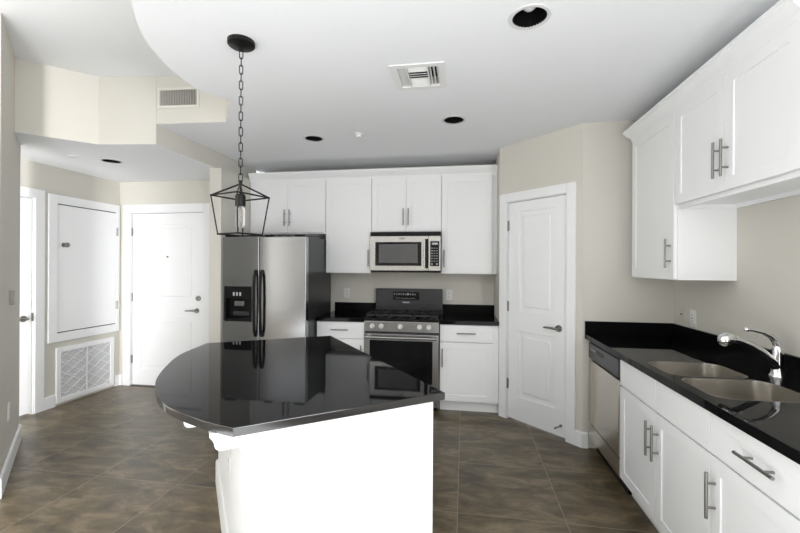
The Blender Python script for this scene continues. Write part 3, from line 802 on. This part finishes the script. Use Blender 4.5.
plate('wall_outlet', 'pale outlet on the shaded left face of the island', 'outlet', M_IL @ Vector((pk0, .60, .52)), IA - PI / 2, M_PLATE, 'outlet')

# island top: straight front and right edges, bowed seating side
pts = [(0, 0), (.826, -.010), (.826, 1.53), (-.02, 1.62)]
bow = [(-.022, 1.62), (-.10, 1.47), (-.165, 1.335), (-.205, 1.20), (-.236, 1.03), (-.256, .88), (-.264, .75), (-.258, .62), (-.238, .47), (-.206, .35), (-.164, .255), (-.118, .17), (-.072, .095), (-.034, .044), (-.016, .021), (0, 0)]
def smooth_curve(P, n=6):
    out = []
    for i in range(len(P) - 1):
        p0 = P[max(i - 1, 0)]; p1 = P[i]; p2 = P[i + 1]; p3 = P[min(i + 2, len(P) - 1)]
        for k in range(n):
            t_ = k / n
            out.append(tuple(.5 * (2 * p1[j] + (p2[j] - p0[j]) * t_ + (2 * p0[j] - 5 * p1[j] + 4 * p2[j] - p3[j]) * t_ ** 2 + (3 * p1[j] - p0[j] - 3 * p2[j] + p3[j]) * t_ ** 3) for j in (0, 1)))
    return out
outline = [(.826, -.010), (.826, 1.53)] + smooth_curve(bow) + [(0, 0)]
b = MB(); b.prism(outline, 0, .031, mi=0, mi_side=1, bev=.003)
it = b.build('island_countertop', [M_GRANITE, M_EDGE], None, smooth=30)
it.location = (*IO, .883); it.rotation_euler = (0, 0, IA)
tag(it, 'polished black granite island top with one bowed side', 'countertop')

# ------------------------------------------------------------------ ceiling fittings
def downlight(loc, label, rot=0.0):
    t = thing('recessed_light', label, 'ceiling light', loc, rot, 'recessed ceiling lights')
    b = MB(); b.lathe([(.0775, .004), (.0775, -.003), (.081, -.0045), (.094, -.0035), (.096, 0), (.082, 0.0)], (0, 0, 0), 36); b.build('trim_ring', M_RING, t, label='thin white trim ring')
    b = MB(); b.lathe([(.0776, -.002), (.076, .03), (.073, .09), (.068, .15), (.0, .15)], (0, 0, 0), 32); b.build('baffle', M_BLACK, t, label='black inner baffle')
    b = MB(); b.lathe([(0, .032), (.018, .035), (.030, .045), (.035, .062), (.034, .145)], (0, 0, 0), 24); b.build('bulb', M_BULBG, t, label='grey unlit bulb')
    return t
first = downlight((*RL[0], ZK), 'largest recessed ceiling light, nearest the camera at top')
for loc, lb in (((*RL[1], ZK), 'recessed ceiling light between the ceiling register and the pantry wall'),
                ((*RL[2], ZK), 'recessed ceiling light in front of the cabinets over the refrigerator'),
                ((*ELIGHT, ZE), 'recessed light in the low hallway ceiling by the entry')):
    c = copy_tree(first); c.location = loc; c['label'] = lb

# ceiling register: three banks of blades
t = thing('ceiling_register', 'white square air register on the kitchen ceiling', 'vent', (VENT[0], VENT[1], ZK))
b = MB(); o_, i_ = .160, .122
b.box(-o_, -i_, -o_, o_, -.008, 0, .003); b.box(i_, o_, -o_, o_, -.008, 0, .003); b.box(-i_ - .001, i_ + .001, i_, o_, -.008, 0, .003); b.box(-i_ - .001, i_ + .001, -o_, -i_, -.008, 0, .003)
b.box(-.066, -.060, -i_, i_, -.008, .03); b.box(.056, .062, -i_, i_, -.008, .03)
b.build('frame', M_PLATE, t)
def blade(cx, cy, lx, ly, ang, axis):
    b = MB(); Mx = Matrix.Translation((cx, cy, .004)) @ Matrix.Rotation(ang, 4, axis)
    b.box(-lx / 2, lx / 2, -ly / 2, ly / 2, -.001, .001, mat=Mx); return b.build('blade', M_PLATE, t)
for k in range(4): blade(-.108 + k * .0135, 0, .016, .24, math.radians(-35), 'Y')
for k in range(3): blade(.073 + k * .021, 0, .017, .24, math.radians(52), 'Y')
for k in range(9): blade(-.002, -.108 + k * .027, .112, .027, math.radians(34 if 2 <= k <= 5 else -30), 'X')
b = MB(); b.box(-.1175, .1175, -.1175, .1175, .05, .06); b.build('duct_shade', M_SHADOWGAP, t, label='black sheet painted as shade behind the blades')  # black plate paints the shade inside the ceiling opening

# upper wall register over the hallway
d_ = Vector((-1.9, 2.945, 0)) - Vector((-2.5, 2.905, 0)); aw = math.atan2(d_.y, d_.x)
t = thing('wall_register', 'white rectangular air register high on the bright upper wall', 'vent', (-2.31, 2.9055 + .19 * math.tan(aw), 2.815), aw)
b = MB(); W_, H_ = .158, .062
b.box(-W_ - .022, -W_, -.008, 0, -H_ - .022, H_ + .022, .003); b.box(W_, W_ + .022, -.008, 0, -H_ - .022, H_ + .022, .003)
b.box(-W_ - .001, W_ + .001, -.008, 0, H_, H_ + .022, .003); b.box(-W_ - .001, W_ + .001, -.008, 0, -H_ - .022, -H_, .003); b.build('frame', M_CREAM, t)
for k in range(22):
    b = MB(); Mx = Matrix.Translation((-W_ + .0072 + k * .01435, -.006, 0)) @ Matrix.Rotation(math.radians(-8), 4, 'Z')
    b.box(-.0009, .0009, -.0058, .0058, -H_, H_, mat=Mx); b.build('blade', M_CREAM, t)
b = MB(); b.box(-W_, W_, -.0008, -.0002, -H_, H_); b.build('duct_shade', M_SHADOWGAP, t, label='black sheet painted as shade behind the blades')  # flat black sheet on the solid wall, painted shade between blades

# sprinkler heads
t = thing('fire_sprinkler', 'small white sprinkler cap on the kitchen ceiling beyond the register', 'sprinkler', (-.915, 3.384, ZK))
b = MB(); b.lathe([(0, -.03), (.020, -.03), (.024, -.026), (.024, -.012), (.040, -.006), (.042, 0)], (0, 0, 0), 28); b.build('cap', M_PLATE, t)
t = thing('fire_sprinkler', 'flat white sprinkler cover on the low hallway ceiling', 'sprinkler', (-3.535, 3.115, ZE))
b = MB(); b.lathe([(0, -.010), (.034, -.010), (.037, -.008), (.037, -.004), (.043, -.003), (.045, 0)], (0, 0, 0), 28); b.build('cap', M_PLATE, t)

# ------------------------------------------------------------------ pendant lantern
PX, PY = -1.144, 1.900
t = thing('pendant_light', 'black open cage lantern pendant hanging on a chain over the island', 'pendant light', (PX, PY, ZK))
def zz(z): return z - ZK
b = MB(); b.lathe([(0, -.030), (.020, -.030), (.062, -.024), (.068, -.018), (.068, 0)], (0, 0, 0), 36); b.build('canopy', M_BRONZE, t)
b = MB(); b.tube([(0.010 * math.cos(a), 0, -.040 + .011 * math.sin(a)) for a in [k * 2 * PI / 16 for k in range(16)]], .0028, 8, True); b.build('chain_loop', M_BRONZE, t)
top, bot = zz(1.878), -.046
n = 17; pitch = (bot - top) / n
for k in range(n):
    zc_ = bot - pitch * (k + .5); L2 = pitch / 2 + .0035; wv = .0085
    pts = []
    for i in range(18):
        a = i * 2 * PI / 18; x = wv * math.cos(a); z = (L2 - wv) * (1 if math.sin(a) >= 0 else -1) + wv * math.sin(a)
        r_ = (k % 2) * PI / 2 + .5
        pts.append((x * math.cos(r_), x * math.sin(r_), zc_ + z))
    b = MB(); b.tube(pts, .0024, 7, True); b.build('chain_link', M_BRONZE, t)
a0 = math.radians(25)
UP = [Vector((.141 * math.cos(a0 + k * PI / 2), .141 * math.sin(a0 + k * PI / 2), zz(1.803))) for k in range(4)]
LO = [Vector((.108 * math.cos(a0 + k * PI / 2), .108 * math.sin(a0 + k * PI / 2), zz(1.606))) for k in range(4)]
AP_ = Vector((0, 0, zz(1.868)))
b = MB()
for k in range(4):
    for p0, p1 in ((UP[k], UP[(k + 1) % 4]), (LO[k], LO[(k + 1) % 4]), (UP[k], LO[k]), (AP_, UP[k])):
        b.tube([p0, p1], .0042, 4)
    b.sph(UP[k], .0052, seg=8); b.sph(LO[k], .0052, seg=8)
b.sph(AP_, .010, seg=12); b.cyl(AP_ - Vector((0, 0, .004)), AP_ + Vector((0, 0, .018)), .006, None, 12)
b.build('cage', M_BRONZE, t)
b = MB(); b.cyl((0, 0, zz(1.868)), (0, 0, zz(1.81)), .0045, None, 10); b.lathe([(0, zz(1.815)), (.020, zz(1.815)), (.026, zz(1.806)), (.026, zz(1.757)), (.024, zz(1.752)), (0, zz(1.752))], (0, 0, 0), 24); b.build('socket', M_BRONZE, t)
b = MB(); b.lathe([(.013, zz(1.752)), (.016, zz(1.746)), (.0225, zz(1.735)), (.0225, zz(1.655)), (.018, zz(1.645)), (.009, zz(1.640)), (0, zz(1.639))], (0, 0, 0), 24); bl = b.build('bulb', M_CLEAR, t, label='clear tubular bulb')
b = MB()
for k in range(4):
    a = k * PI / 2; b.tube([(.006 * math.cos(a), .006 * math.sin(a), zz(1.735)), (.008 * math.cos(a + .4), .008 * math.sin(a + .4), zz(1.665))], .0009, 5)
b.build('filament', M_NICKEL, bl)
